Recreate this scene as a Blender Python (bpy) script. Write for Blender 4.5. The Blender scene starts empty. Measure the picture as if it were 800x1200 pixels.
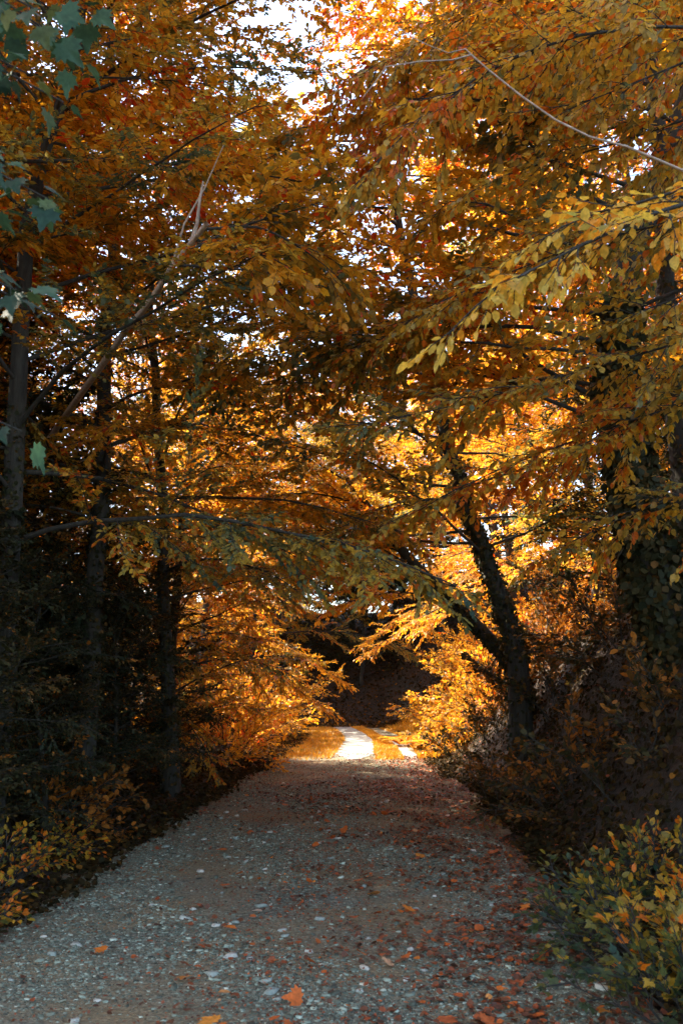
import bpy, math, random
import numpy as np

R = math.radians
rng = np.random.default_rng(11)
random.seed(5)
scene = bpy.context.scene
COL = scene.collection

# ------------------------------------------------------------------ camera
F_PX = 1167.0
PITCH = math.atan(200 / F_PX)
CAM = np.array([0.0, 0.0, 1.6])


def at(px, py, Y):
    """world point seen at photo pixel (px, py) at depth Y in front of the walker"""
    x, z = (px - 400) / F_PX, (600 - py) / F_PX
    d = np.array([x, math.cos(PITCH) - z * math.sin(PITCH), math.sin(PITCH) + z * math.cos(PITCH)])
    return CAM + d * (Y / d[1])


cam_data = bpy.data.cameras.new('camera')
cam = bpy.data.objects.new('camera', cam_data)
COL.objects.link(cam)
cam.location = CAM
cam.rotation_euler = (math.pi / 2 + PITCH, 0, 0)
cam_data.sensor_fit = 'VERTICAL'
cam_data.sensor_height = 36
cam_data.sensor_width = 24
cam_data.lens = 35.0
cam_data.clip_end = 1000
cam_data.dof.use_dof = True
cam_data.dof.focus_distance = 13
cam_data.dof.aperture_fstop = 5.0
scene.camera = cam

# ------------------------------------------------------------------ light
SUN_DIR = np.array([-0.78, 0.42, 0.88])        # towards the sun
SUN_DIR /= np.linalg.norm(SUN_DIR)
world = bpy.data.worlds.new("World")
scene.world = world
world.use_nodes = True
nt = world.node_tree
bg = nt.nodes['Background']
sky = nt.nodes.new('ShaderNodeTexSky')
sky.sky_type = 'NISHITA'
sky.sun_disc = False
sky.sun_elevation = math.asin(SUN_DIR[2])
sky.sun_rotation = math.atan2(SUN_DIR[0], SUN_DIR[1])
sky.air_density = 1.0
sky.dust_density = 1.5
sky.ozone_density = 0.2
nt.links.new(sky.outputs[0], bg.inputs[0])
bg.inputs[1].default_value = 0.15
sl = bpy.data.lights.new('sun', 'SUN')
sl.energy = 4.3
sl.angle = R(0.5)
sl.color = (1.0, 0.89, 0.72)
so = bpy.data.objects.new('sun', sl)
COL.objects.link(so)
so.location = (0, 0, 40)
import mathutils
so.rotation_euler = mathutils.Vector(SUN_DIR).to_track_quat('Z', 'Y').to_euler()

scene.view_settings.view_transform = 'Standard'
scene.view_settings.look = 'None'
scene.view_settings.gamma = 1
scene.view_settings.exposure = 2.3
scene.view_settings.use_curve_mapping = False
cy = scene.cycles
cy.max_bounces = 5
cy.diffuse_bounces = 3
cy.glossy_bounces = 2
cy.transmission_bounces = 3
cy.use_adaptive_sampling = True
cy.adaptive_threshold = 0.02
cy.caustics_reflective = False
cy.caustics_refractive = False
cy.sample_clamp_indirect = 4.0


# ------------------------------------------------------------------ materials
def new_mat(name):
    m = bpy.data.materials.new(name)
    m.use_nodes = True
    n = m.node_tree.nodes
    return m, n, m.node_tree.links, n['Principled BSDF'], n['Material Output']


def ramp(n, stops, interp='LINEAR'):
    r = n.new('ShaderNodeValToRGB')
    r.color_ramp.interpolation = interp
    e = r.color_ramp.elements
    while len(e) > 1:
        e.remove(e[-1])
    e[0].position, e[0].color = stops[0][0], (*stops[0][1], 1)
    for p, c in stops[1:]:
        k = e.new(p)
        k.color = (*c, 1)
    return r


def leaf_material(name, stops, rough=0.42, trans=0.5, boost=1.45, spec=0.35):
    """autumn leaf: a colour of its own for every leaf, thin enough to glow against the light"""
    m, n, l, bsdf, out = new_mat(name)
    att = n.new('ShaderNodeAttribute'); att.attribute_name = 'tone'
    rp = ramp(n, stops)
    l.new(att.outputs['Fac'], rp.inputs[0])
    tc = n.new('ShaderNodeNewGeometry')
    noi = n.new('ShaderNodeTexNoise'); noi.inputs['Scale'].default_value = 55; noi.inputs['Detail'].default_value = 2
    tx = n.new('ShaderNodeTexCoord')
    l.new(tx.outputs['Object'], noi.inputs['Vector'])
    mr = n.new('ShaderNodeMapRange')
    mr.inputs['From Min'].default_value = 0.3; mr.inputs['From Max'].default_value = 0.7
    mr.inputs['To Min'].default_value = 0.72; mr.inputs['To Max'].default_value = 1.15
    l.new(noi.outputs['Fac'], mr.inputs['Value'])
    mul = n.new('ShaderNodeMix'); mul.data_type = 'RGBA'; mul.blend_type = 'MULTIPLY'; mul.inputs['Factor'].default_value = 1
    l.new(rp.outputs[0], mul.inputs['A']); l.new(mr.outputs[0], mul.inputs['B'])
    oi = n.new('ShaderNodeObjectInfo')
    mul2 = n.new('ShaderNodeMix'); mul2.data_type = 'RGBA'; mul2.blend_type = 'MULTIPLY'; mul2.inputs['Factor'].default_value = 1
    l.new(mul.outputs['Result'], mul2.inputs['A']); l.new(oi.outputs['Color'], mul2.inputs['B'])
    l.new(mul2.outputs['Result'], bsdf.inputs['Base Color'])
    bsdf.inputs['Roughness'].default_value = rough
    bsdf.inputs['Specular IOR Level'].default_value = spec
    tr = n.new('ShaderNodeBsdfTranslucent')
    g = n.new('ShaderNodeMix'); g.data_type = 'RGBA'; g.blend_type = 'MULTIPLY'; g.inputs['Factor'].default_value = 1
    g.inputs['B'].default_value = (boost, boost * 0.92, boost * 0.6, 1)
    l.new(mul2.outputs['Result'], g.inputs['A'])
    l.new(g.outputs['Result'], tr.inputs['Color'])
    mx = n.new('ShaderNodeMixShader'); mx.inputs[0].default_value = trans
    l.new(bsdf.outputs[0], mx.inputs[1]); l.new(tr.outputs[0], mx.inputs[2])
    l.new(mx.outputs[0], out.inputs['Surface'])
    return m


M = {}
M['orange_leaf'] = leaf_material('orange_leaf', [
    (0.0, (0.10, 0.11, 0.045)), (0.18, (0.27, 0.17, 0.03)), (0.4, (0.55, 0.25, 0.018)), (0.62, (0.70, 0.34, 0.02)),
    (0.84, (0.76, 0.42, 0.05)), (0.94, (0.62, 0.17, 0.015)), (1.0, (0.62, 0.07, 0.012))])
M['ochre_leaf'] = leaf_material('ochre_leaf', [
    (0.0, (0.07, 0.12, 0.085)), (0.25, (0.18, 0.19, 0.08)), (0.5, (0.40, 0.27, 0.05)), (0.75, (0.55, 0.33, 0.04)),
    (0.93, (0.70, 0.36, 0.03)), (1.0, (0.60, 0.14, 0.012))])
M['yellow_leaf'] = leaf_material('yellow_leaf', [
    (0.0, (0.34, 0.34, 0.10)), (0.4, (0.62, 0.46, 0.10)), (0.8, (0.80, 0.50, 0.07)), (1.0, (0.80, 0.34, 0.03))])
M['teal_leaf'] = leaf_material('teal_leaf', [
    (0.0, (0.025, 0.06, 0.035)), (0.6, (0.055, 0.12, 0.06)), (1.0, (0.20, 0.19, 0.05))], rough=0.55, trans=0.3, boost=1.2, spec=0.25)
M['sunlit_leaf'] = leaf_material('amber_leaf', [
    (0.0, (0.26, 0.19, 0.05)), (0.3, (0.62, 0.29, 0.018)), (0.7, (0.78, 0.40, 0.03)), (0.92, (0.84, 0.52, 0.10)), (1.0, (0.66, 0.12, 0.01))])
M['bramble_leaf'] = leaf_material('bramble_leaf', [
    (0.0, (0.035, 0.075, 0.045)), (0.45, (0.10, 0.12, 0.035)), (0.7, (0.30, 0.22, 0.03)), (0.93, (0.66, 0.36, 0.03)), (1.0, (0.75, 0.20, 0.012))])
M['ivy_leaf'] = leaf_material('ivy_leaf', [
    (0.0, (0.022, 0.030, 0.014)), (0.5, (0.06, 0.048, 0.016)), (0.85, (0.20, 0.09, 0.02)), (1.0, (0.40, 0.14, 0.02))], trans=0.2, rough=.6, spec=.15)  # ivy's own dark leaves; on the understorey trees the dark stands for shade
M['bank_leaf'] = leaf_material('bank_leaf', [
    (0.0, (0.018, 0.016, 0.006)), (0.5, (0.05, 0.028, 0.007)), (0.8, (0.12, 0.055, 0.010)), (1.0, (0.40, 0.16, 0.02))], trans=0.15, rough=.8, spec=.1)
M['litter_leaf'] = leaf_material('litter_leaf', [
    (0.0, (0.06, 0.03, 0.02)), (0.4, (0.17, 0.06, 0.025)), (0.7, (0.34, 0.075, 0.022)), (0.88, (0.60, 0.13, 0.018)), (0.95, (0.68, 0.24, 0.03)),
    (1.0, (0.55, 0.42, 0.30))], trans=0.12, rough=0.6)
M['grass_blade'] = leaf_material('grass_blade', [
    (0.0, (0.14, 0.13, 0.025)), (0.3, (0.42, 0.22, 0.02)), (0.6, (0.64, 0.29, 0.02)), (1.0, (0.74, 0.40, 0.05))], trans=0.3)


def bark_material(name, c1, c2, scale=9.0):
    m, n, l, bsdf, out = new_mat(name)
    tx = n.new('ShaderNodeTexCoord')
    mp = n.new('ShaderNodeMapping'); mp.inputs['Scale'].default_value = (1, 1, 0.16)
    l.new(tx.outputs['Object'], mp.inputs[0])
    noi = n.new('ShaderNodeTexNoise'); noi.inputs['Scale'].default_value = scale * 2.2; noi.inputs['Detail'].default_value = 8
    noi.inputs['Roughness'].default_value = 0.7
    l.new(mp.outputs[0], noi.inputs['Vector'])
    rp = ramp(n, [(0.3, c1), (0.7, c2)])
    l.new(noi.outputs['Fac'], rp.inputs[0])
    l.new(rp.outputs[0], bsdf.inputs['Base Color'])
    bsdf.inputs['Roughness'].default_value = 0.9
    bp = n.new('ShaderNodeBump'); bp.inputs['Strength'].default_value = 0.8; bp.inputs['Distance'].default_value = 0.03
    l.new(noi.outputs['Fac'], bp.inputs['Height']); l.new(bp.outputs[0], bsdf.inputs['Normal'])
    return m


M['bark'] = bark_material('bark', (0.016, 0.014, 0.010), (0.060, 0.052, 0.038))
M['pale_bark'] = bark_material('pale_bark', (0.26, 0.18, 0.13), (0.66, 0.50, 0.38), 14)


def stone_material(name, stops, rough=0.75):
    m, n, l, bsdf, out = new_mat(name)
    att = n.new('ShaderNodeAttribute'); att.attribute_name = 'tone'
    rp = ramp(n, stops)
    l.new(att.outputs['Fac'], rp.inputs[0])
    tx = n.new('ShaderNodeTexCoord')
    noi = n.new('ShaderNodeTexNoise'); noi.inputs['Scale'].default_value = 60; noi.inputs['Detail'].default_value = 5
    l.new(tx.outputs['Object'], noi.inputs['Vector'])
    mr = n.new('ShaderNodeMapRange'); mr.inputs['To Min'].default_value = 0.55; mr.inputs['To Max'].default_value = 1.4
    l.new(noi.outputs['Fac'], mr.inputs['Value'])
    mul = n.new('ShaderNodeMix'); mul.data_type = 'RGBA'; mul.blend_type = 'MULTIPLY'; mul.inputs['Factor'].default_value = 1
    l.new(rp.outputs[0], mul.inputs['A']); l.new(mr.outputs[0], mul.inputs['B'])
    l.new(mul.outputs['Result'], bsdf.inputs['Base Color'])
    bsdf.inputs['Roughness'].default_value = rough
    bp = n.new('ShaderNodeBump'); bp.inputs['Strength'].default_value = 0.5; bp.inputs['Distance'].default_value = 0.004
    l.new(noi.outputs['Fac'], bp.inputs['Height']); l.new(bp.outputs[0], bsdf.inputs['Normal'])
    return m


M['gravel'] = stone_material('gravel_stone', [(0.0, (0.035, 0.035, 0.02)), (0.4, (0.13, 0.145, 0.095)), (0.75, (0.32, 0.37, 0.26)), (0.92, (0.54, 0.60, 0.44)), (1.0, (0.74, 0.70, 0.50))])
M['pale_stone'] = stone_material('pale_stone', [(0.0, (0.26, 0.30, 0.24)), (1.0, (0.60, 0.56, 0.44))])


def ground_material(name, dark, mid, light, leafc, leaf_amt, scale=1.0, bump=0.02):
    m, n, l, bsdf, out = new_mat(name)
    tx = n.new('ShaderNodeTexCoord')
    a = n.new('ShaderNodeTexNoise'); a.inputs['Scale'].default_value = 28 * scale; a.inputs['Detail'].default_value = 9; a.inputs['Roughness'].default_value = 0.75
    b = n.new('ShaderNodeTexNoise'); b.inputs['Scale'].default_value = 1.1 * scale; b.inputs['Detail'].default_value = 4
    v = n.new('ShaderNodeTexVoronoi'); v.inputs['Scale'].default_value = 34 * scale
    for k in (a, b, v):
        l.new(tx.outputs['Object'], k.inputs['Vector'])
    rp = ramp(n, [(0.34, dark), (0.5, mid), (0.68, light)])
    l.new(a.outputs['Fac'], rp.inputs[0])
    rb = ramp(n, [(0.5 - 0.2 * leaf_amt, (0, 0, 0)), (0.62, (leaf_amt, leaf_amt, leaf_amt))])
    l.new(b.outputs['Fac'], rb.inputs[0])
    mx = n.new('ShaderNodeMix'); mx.data_type = 'RGBA'
    l.new(rb.outputs[0], mx.inputs['Factor']); l.new(rp.outputs[0], mx.inputs['A']); mx.inputs['B'].default_value = (*leafc, 1)
    mv = n.new('ShaderNodeMapRange'); mv.inputs['From Max'].default_value = 0.5; mv.inputs['To Min'].default_value = 1.15; mv.inputs['To Max'].default_value = 0.7
    l.new(v.outputs['Distance'], mv.inputs['Value'])
    mul = n.new('ShaderNodeMix'); mul.data_type = 'RGBA'; mul.blend_type = 'MULTIPLY'; mul.inputs['Factor'].default_value = 1
    l.new(mx.outputs['Result'], mul.inputs['A']); l.new(mv.outputs[0], mul.inputs['B'])
    l.new(mul.outputs['Result'], bsdf.inputs['Base Color'])
    bsdf.inputs['Roughness'].default_value = 0.85
    add = n.new('ShaderNodeMath'); add.operation = 'SUBTRACT'
    l.new(a.outputs['Fac'], add.inputs[0]); l.new(v.outputs['Distance'], add.inputs[1])
    bp = n.new('ShaderNodeBump'); bp.inputs['Strength'].default_value = 1.0; bp.inputs['Distance'].default_value = bump
    l.new(add.outputs[0], bp.inputs['Height']); l.new(bp.outputs[0], bsdf.inputs['Normal'])
    return m


M['road'] = ground_material('road_gravel', (0.05, 0.048, 0.03), (0.21, 0.215, 0.145), (0.48, 0.50, 0.35), (0.34, 0.24, 0.11), 0.85)
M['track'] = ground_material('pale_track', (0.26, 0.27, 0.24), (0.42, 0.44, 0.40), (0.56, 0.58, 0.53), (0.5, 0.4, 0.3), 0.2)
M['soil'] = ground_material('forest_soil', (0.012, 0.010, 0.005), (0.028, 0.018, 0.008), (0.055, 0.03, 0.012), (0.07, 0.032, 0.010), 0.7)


# ------------------------------------------------------------------ object helpers
def tag(o, label=None, cat=None, group=None, kind=None):
    if label: o['label'] = label
    if cat: o['category'] = cat
    if group: o['group'] = group
    if kind: o['kind'] = kind
    return o


def empty(name, loc=(0, 0, 0), rz=0):
    o = bpy.data.objects.new(name, None)
    COL.objects.link(o)
    o.location = loc
    o.rotation_euler = (0, 0, rz)
    o.empty_display_size = 0.3
    return o


def mesh_obj(name, V, faces_size, loops, mat, parent=None, tone=None, smooth=False):
    me = bpy.data.meshes.new(name)
    V = np.ascontiguousarray(V, dtype=np.float32)
    loops = np.ascontiguousarray(loops, dtype=np.int32).ravel()
    nf = len(loops) // faces_size
    me.vertices.add(len(V)); me.vertices.foreach_set('co', V.ravel())
    me.loops.add(len(loops)); me.loops.foreach_set('vertex_index', loops)
    me.polygons.add(nf)
    me.polygons.foreach_set('loop_start', np.arange(0, nf * faces_size, faces_size, dtype=np.int32))
    if smooth:
        me.polygons.foreach_set('use_smooth', np.ones(nf, dtype=bool))
    me.update(calc_edges=True)
    if tone is not None:
        at_ = me.attributes.new('tone', 'FLOAT', 'POINT')
        at_.data.foreach_set('value', np.ascontiguousarray(tone, dtype=np.float32))
    me.materials.append(mat)
    o = bpy.data.objects.new(name, me)
    COL.objects.link(o)
    if parent: o.parent = parent
    return o


def reseed(*key):
    global rng
    rng = np.random.default_rng(abs(int(sum((i + 1) * (hash_text(k) if isinstance(k, str) else k * 997) for i, k in enumerate(key)))))


def hash_text(t):
    h = 7
    for c in t: h = (h * 31 + ord(c)) % 1000003
    return h


def norm(a):
    return a / np.maximum(np.linalg.norm(a, axis=-1, keepdims=True), 1e-9)


# leaf templates: x across, y along, z lift
T_OVAL = (np.array([[0, 0, 0], [.30, .28, .05], [.27, .66, .04], [0, 1, -.06], [-.27, .66, .04], [-.30, .28, .05]]),
          np.array([[0, 1, 2, 3], [0, 3, 4, 5]]))
T_LONG = (np.array([[0, 0, 0], [.22, .3, .04], [.20, .66, .03], [0, 1, -.07], [-.20, .66, .03], [-.22, .3, .04]]),
          np.array([[0, 1, 2, 3], [0, 3, 4, 5]]))
T_FLAT = (np.array([[0, 0, 0], [.30, .45, .04], [0, 1, 0], [-.30, .45, .04]]), np.array([[0, 1, 2, 3]]))
_o = [(0.04, 0.0), (.20, -.13), (.24, .02), (.50, .05), (.44, .18), (.62, .40), (.40, .42), (.42, .62), (.24, .52), (.20, .66), (.14, .72), (.12, .88), (0, 1.08)]
_o = _o + [(-x, y) for x, y in _o[-2::-1]]
_mv = [(0, 0.22, 0.0)] + [(x, y, 0.28 * abs(x) - 0.35 * x * x - 0.22 * max(0, y - .35) ** 1.5) for x, y in _o]
T_MAPLE = (np.array(_mv), np.array([[0, i, i + 1] for i in range(1, len(_o))] + [[0, len(_o), 1]]))
T_BLADE = (np.array([[.5, 0, 0], [.35, .6, .06], [0, 1, .2], [-.5, 0, 0]]), np.array([[0, 1, 2, 3]]))


def leaf_arrays(P, D, N, size, tone, tmpl, width=1.0):
    T, Fc = tmpl
    D = norm(D); S = norm(np.cross(D, N)); N2 = np.cross(S, D)
    n, k = len(P), len(T)
    s = size[:, None, None]
    w = width if np.isscalar(width) else width[:, None, None]
    V = P[:, None, :] + s * (T[None, :, 0:1] * w * S[:, None, :] + T[None, :, 1:2] * D[:, None, :] + T[None, :, 2:3] * N2[:, None, :])
    Fa = Fc[None] + (np.arange(n) * k)[:, None, None]
    return V.reshape(-1, 3), Fa.reshape(-1, Fc.shape[1]), np.repeat(tone, k)


def leaf_mesh(name, P, D, N, size, tone, tmpl, mat, parent=None, width=1.0):
    V, Fa, t = leaf_arrays(P, D, N, size, tone, tmpl, width)
    return mesh_obj(name, V, Fa.shape[1], Fa, mat, parent, t)


class Tubes:
    def __init__(self):
        self.V, self.F, self.n = [], [], 0

    def tube(self, pts, rad, sides=6, rough=0.0):
        pts = np.asarray(pts, float); m = len(pts)
        d = norm(np.gradient(pts, axis=0))
        ref = np.array([0., 0, 1]) if abs(d[0, 2]) < .9 else np.array([1., 0, 0])
        a = norm(np.cross(d, ref)); b = np.cross(d, a)
        th = np.arange(sides) * 2 * math.pi / sides
        r = np.asarray(rad)[:, None, None] * np.ones((m, sides, 1))
        if rough: r = r * (1 + rough * rng.standard_normal((m, sides, 1)))
        ring = pts[:, None] + r * (np.cos(th)[None, :, None] * a[:, None] + np.sin(th)[None, :, None] * b[:, None])
        i = np.arange(m - 1)[:, None] * sides; j = np.arange(sides)[None]; j2 = (j + 1) % sides
        f = np.stack([i + j, i + j2, i + sides + j2, i + sides + j], -1).reshape(-1, 4)
        self.V.append(ring.reshape(-1, 3)); self.F.append(f + self.n); self.n += m * sides

    def twigs(self, A, B, r):
        n = len(A)
        if not n: return
        d = norm(B - A); a = norm(np.cross(d, np.array([.3, .2, 1.0]))); b = np.cross(d, a)
        th = np.arange(3) * 2 * math.pi / 3
        o = np.cos(th)[None, :, None] * a[:, None] + np.sin(th)[None, :, None] * b[:, None]
        V = np.concatenate([A[:, None] + o * r, B[:, None] + o * r * .4], 1)
        q = np.array([[0, 1, 4, 3], [1, 2, 5, 4], [2, 0, 3, 5]])
        self.V.append(V.reshape(-1, 3)); self.F.append((q[None] + (np.arange(n) * 6)[:, None, None]).reshape(-1, 4) + self.n)
        self.n += n * 6

    def build(self, name, mat, parent=None):
        return mesh_obj(name, np.concatenate(self.V), 4, np.concatenate(self.F), mat, parent, smooth=True)


def rot_about(v, axis, ang):
    axis = norm(axis); c, s = np.cos(ang), np.sin(ang)
    if np.ndim(ang): c, s = c[..., None], s[..., None]
    return v * c + np.cross(axis, v) * s + axis * (np.sum(axis * v, -1, keepdims=True)) * (1 - c)


UP = np.array([0., 0, 1])


class Foliage:
    """branches, twigs and leaves of one crown"""

    def __init__(self):
        self.br = Tubes(); self.tA, self.tB = [], []

    def bend(self, p, d, L, steps, droop, wob):
        pts = [np.array(p, float)]; d = norm(np.array(d, float))
        for k in range(steps):
            d = norm(d + wob * rng.standard_normal(3) + np.array([0, 0, -droop]))
            pts.append(pts[-1] + d * L / steps)
        return np.array(pts)

    def sub(self, p, d, L, r, twig_gap, twig_len, droop=0.05, up=UP):
        pts = self.bend(p, d, L, 4, droop, 0.10)
        self.br.tube(pts, np.linspace(r, r * .3, 5), 4)
        n = max(2, int(L / twig_gap))
        t = (np.arange(n) + rng.random(n)) / n * 4
        i = np.minimum(t.astype(int), 3); f = (t - i)[:, None]
        A = pts[i] * (1 - f) + pts[i + 1] * f
        dd = norm(pts[i + 1] - pts[i])
        side = np.where(np.arange(n) % 2, 1., -1.)
        ang = side * rng.uniform(.5, 1.0, n)
        td = rot_about(dd, np.broadcast_to(up, dd.shape) + .25 * rng.standard_normal((n, 3)), ang)
        td = norm(td + np.array([0, 0, -.08]) + .12 * rng.standard_normal((n, 3)))
        ln = twig_len * rng.uniform(.5, 1.2, n) * (1 - .5 * t / 4)
        self.tA.append(A); self.tB.append(A + td * ln[:, None])
        self.tA.append(pts[3:4]); self.tB.append(pts[4:5] + (pts[4:5] - pts[3:4]) * .4)

    def limb(self, pts, r, gap=.22, twig_gap=.11, twig_len=.34, start=.2, spread=.36, sides=5, droop=.05, sub_min=.35):
        pts = np.asarray(pts, float); m = len(pts) - 1
        seg = np.linalg.norm(np.diff(pts, axis=0), axis=1); L = seg.sum()
        self.br.tube(pts, r * (1 - .85 * np.linspace(0, 1, m + 1)), sides)
        n = max(3, int(L * (1 - start) / gap))
        for k in range(n):
            t = start + (1 - start) * (k + rng.random()) / n
            x = t * m; i = min(int(x), m - 1); f = x - i
            p = pts[i] * (1 - f) + pts[i + 1] * f
            d = norm(pts[i + 1] - pts[i])
            ang = (1 if k % 2 else -1) * rng.uniform(.6, 1.15)
            sd = rot_about(d, UP + .35 * rng.standard_normal(3), ang)
            sd = norm(sd + np.array([0, 0, rng.uniform(-.15, .2)]))
            sl_ = (sub_min + spread * L * (1 - t) * rng.uniform(.5, 1.1)) * rng.uniform(.8, 1.2)
            self.sub(p, sd, min(sl_, 2.2), max(r * .25 * (1 - t), .005), twig_gap, twig_len, droop)
        self.sub(pts[-2], pts[-1] - pts[-2], min(.7, .25 * L), .006, twig_gap, twig_len, droop)

    def build(self, parent, leaf_mat, size=.085, gap=.05, tone=(.5, .22), tmpl=T_OVAL, flat=.35, crown_name='crown', branch_name='branches', bark='bark', hang=.15, keep=None):
        A, B = np.concatenate(self.tA), np.concatenate(self.tB)
        if keep is not None:
            k = keep((A + B) / 2); A, B = A[k], B[k]
        self.br.twigs(A, B, .0035)
        L = np.linalg.norm(B - A, axis=1)
        cnt = np.maximum(2, (L / gap).astype(int))
        idx = np.repeat(np.arange(len(A)), cnt)
        off = np.arange(len(idx)) - np.repeat(np.cumsum(cnt) - cnt, cnt)
        t = (off + .6) / cnt[idx]
        n = len(idx)
        P = A[idx] + (B - A)[idx] * t[:, None]
        d = norm(B - A)[idx]
        side = np.where(off % 2, 1., -1.) * rng.uniform(.5, 1.2, n)
        side[off == cnt[idx] - 1] *= .2
        N = norm(UP + flat * rng.standard_normal((n, 3)))
        D = rot_about(d, N, side)
        D = norm(D + np.array([0, 0, -hang]) + .15 * rng.standard_normal((n, 3)))
        sz = size * rng.uniform(.6, 1.25, n)
        twig_tone = rng.normal(tone[0], tone[1] * .7, len(A))[idx]
        clump = .16 * (np.sin(P[:, 0] * 1.9 + 1.3 * np.sin(P[:, 2] * 1.4)) + np.sin(P[:, 1] * 2.1 + 1.7 * np.sin(P[:, 0] * 1.1 + P[:, 2])))
        tn = np.clip(twig_tone + clump + rng.normal(0, tone[1] * .6, n), 0, 1)
        red = rng.random(n) < .02
        tn[red] = 1
        self.nleaf = n
        b = self.br.build(branch_name, M[bark], parent)
        c = leaf_mesh(crown_name, P, D, N, sz, tn, tmpl, M[leaf_mat], parent)
        return b, c


# ------------------------------------------------------------------ terrain
def road_mid(y):
    y = np.asarray(y, float)
    m = -0.42 + 0.043 * (y - 5)
    m = np.where(y > 26, m - 0.011 * np.maximum(y - 26, 0) ** 1.9, m)
    return m


def road_half(y):
    y = np.asarray(y, float)
    return np.clip(1.80 - 0.012 * (y - 5), 1.45, 1.9)


def smooth(a, b, x):
    t = np.clip((x - a) / (b - a), 0, 1)
    return t * t * (3 - 2 * t)


def _n(x, y):
    return (np.sin(x * 1.3 + 2.1 * np.sin(y * .7)) + np.sin(y * 1.7 + 1.3 * np.sin(x * .9 + 1)) + .5 * np.sin(3.1 * x + 2.3 * y)) / 2.5


def height(x, y):
    x = np.asarray(x, float); y = np.asarray(y, float)
    rm, rh = road_mid(np.minimum(y, 34)), road_half(y)
    dr = x - (rm + rh) - .15 - .38 * (1 - smooth(15, 19, y))
    dl = (rm - rh) - x - .15
    fade = smooth(4.5, 9.5, y) * .8 + .2
    bank = (1.75 * smooth(-.2, 1.7, dr) + .45 * np.clip(dr - .4, 0, 3.5) + .12 * np.clip(dr - 3.5, 0, 25)) * fade * (1 - .45 * smooth(17, 21, y))
    left = .35 * smooth(0, 2.5, dl) + .05 * np.clip(dl - 2, 0, 30)
    h = bank + left
    far = smooth(37, 50, y + .35 * np.maximum(x, 0)) * 5
    h = np.maximum(h, 0) * (1 - 0) + far
    off = np.clip(np.maximum(dr, dl), 0, 1)
    h = h + .09 * _n(x, y) * off + .04 * _n(3 * x, 3 * y) * off
    return h


def grid_mesh(name, xs, ys, hf, mat, **k):
    X, Y = np.meshgrid(xs, ys)
    V = np.stack([X, Y, hf(X, Y)], -1).reshape(-1, 3)
    nx, ny = len(xs), len(ys)
    i = (np.arange(ny - 1)[:, None] * nx + np.arange(nx - 1)[None]).ravel()
    Fq = np.stack([i, i + 1, i + nx + 1, i + nx], -1)
    return mesh_obj(name, V, 4, Fq, mat, smooth=True, **k)


xs = np.unique(np.concatenate([np.linspace(-400, -20, 20), np.linspace(-20, 20, 200), np.linspace(20, 400, 20)]))
ys = np.unique(np.concatenate([np.linspace(-100, -8, 12), np.linspace(-8, 60, 280), np.linspace(60, 500, 20)]))
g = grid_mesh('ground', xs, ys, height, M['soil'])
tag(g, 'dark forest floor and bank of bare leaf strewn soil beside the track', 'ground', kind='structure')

# the road: one strip following its centre line
ry = np.linspace(-6, 36.2, 330)
rs = np.linspace(-1, 1, 41)
RX = road_mid(ry)[:, None] + rs[None] * (road_half(ry)[:, None] + .18 + .10 * np.sin(ry * 2.3)[:, None] + .06 * np.sin(ry * 5.1 + 1)[:, None])
RY = np.broadcast_to(ry[:, None], RX.shape)


def road_z(x, y):
    s = (x - road_mid(y)) / road_half(y)
    crown = .05 * np.cos(np.clip(s, -1, 1) * math.pi) * .5 + .02
    return height(x, y) * 0 + .016 + np.maximum(crown, 0) * (1 - np.abs(s).clip(0, 1)) + .012 * _n(2.2 * x, 2.2 * y) * (1 - smooth(.6, 1, np.abs(s)))


Vr = np.stack([RX, RY, np.maximum(road_z(RX, RY), height(RX, RY) + .006)], -1).reshape(-1, 3)
i = (np.arange(len(ry) - 1)[:, None] * 41 + np.arange(40)[None]).ravel()
road = mesh_obj('road', Vr, 4, np.stack([i, i + 1, i + 42, i + 41], -1), M['road'], smooth=True)
tag(road, 'grey stony gravel track leading away under the trees', 'road', kind='structure')


def surf(x, y):
    s = np.abs(x - road_mid(y)) / (road_half(y) + .18)
    return np.where(s < .98, np.maximum(road_z(x, y), height(x, y) + .006), height(x, y))


# the two pale wheel tracks in the sunny stretch
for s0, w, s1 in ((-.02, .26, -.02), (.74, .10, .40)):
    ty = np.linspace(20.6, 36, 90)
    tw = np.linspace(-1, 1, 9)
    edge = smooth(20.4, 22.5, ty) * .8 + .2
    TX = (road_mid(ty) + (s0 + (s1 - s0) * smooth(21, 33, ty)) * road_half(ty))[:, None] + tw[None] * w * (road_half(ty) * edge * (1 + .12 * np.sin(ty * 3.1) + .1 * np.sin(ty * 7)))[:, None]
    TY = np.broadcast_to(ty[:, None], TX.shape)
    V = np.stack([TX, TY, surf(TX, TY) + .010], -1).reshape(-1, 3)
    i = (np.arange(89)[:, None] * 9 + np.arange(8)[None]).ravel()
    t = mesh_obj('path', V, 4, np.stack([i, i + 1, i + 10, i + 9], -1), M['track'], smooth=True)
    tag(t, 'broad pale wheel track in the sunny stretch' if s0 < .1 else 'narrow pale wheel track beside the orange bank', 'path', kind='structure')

# ------------------------------------------------------------------ gravel (one mass) and loose stones
_oct = np.array([[1, 0, 0], [.5, .87, 0], [-.5, .87, 0], [-1, 0, 0], [-.5, -.87, 0], [.5, -.87, 0]])
ST_V = np.concatenate([_oct * [1, 1, 0] + [0, 0, -.35], _oct * [.8, .8, 0] + [0, 0, .38]])
ST_F = np.array([[a, (a + 1) % 6, 6 + (a + 1) % 6, 6 + a] for a in range(6)] + [[6, 7, 8, 9], [6, 9, 10, 11]])


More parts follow.
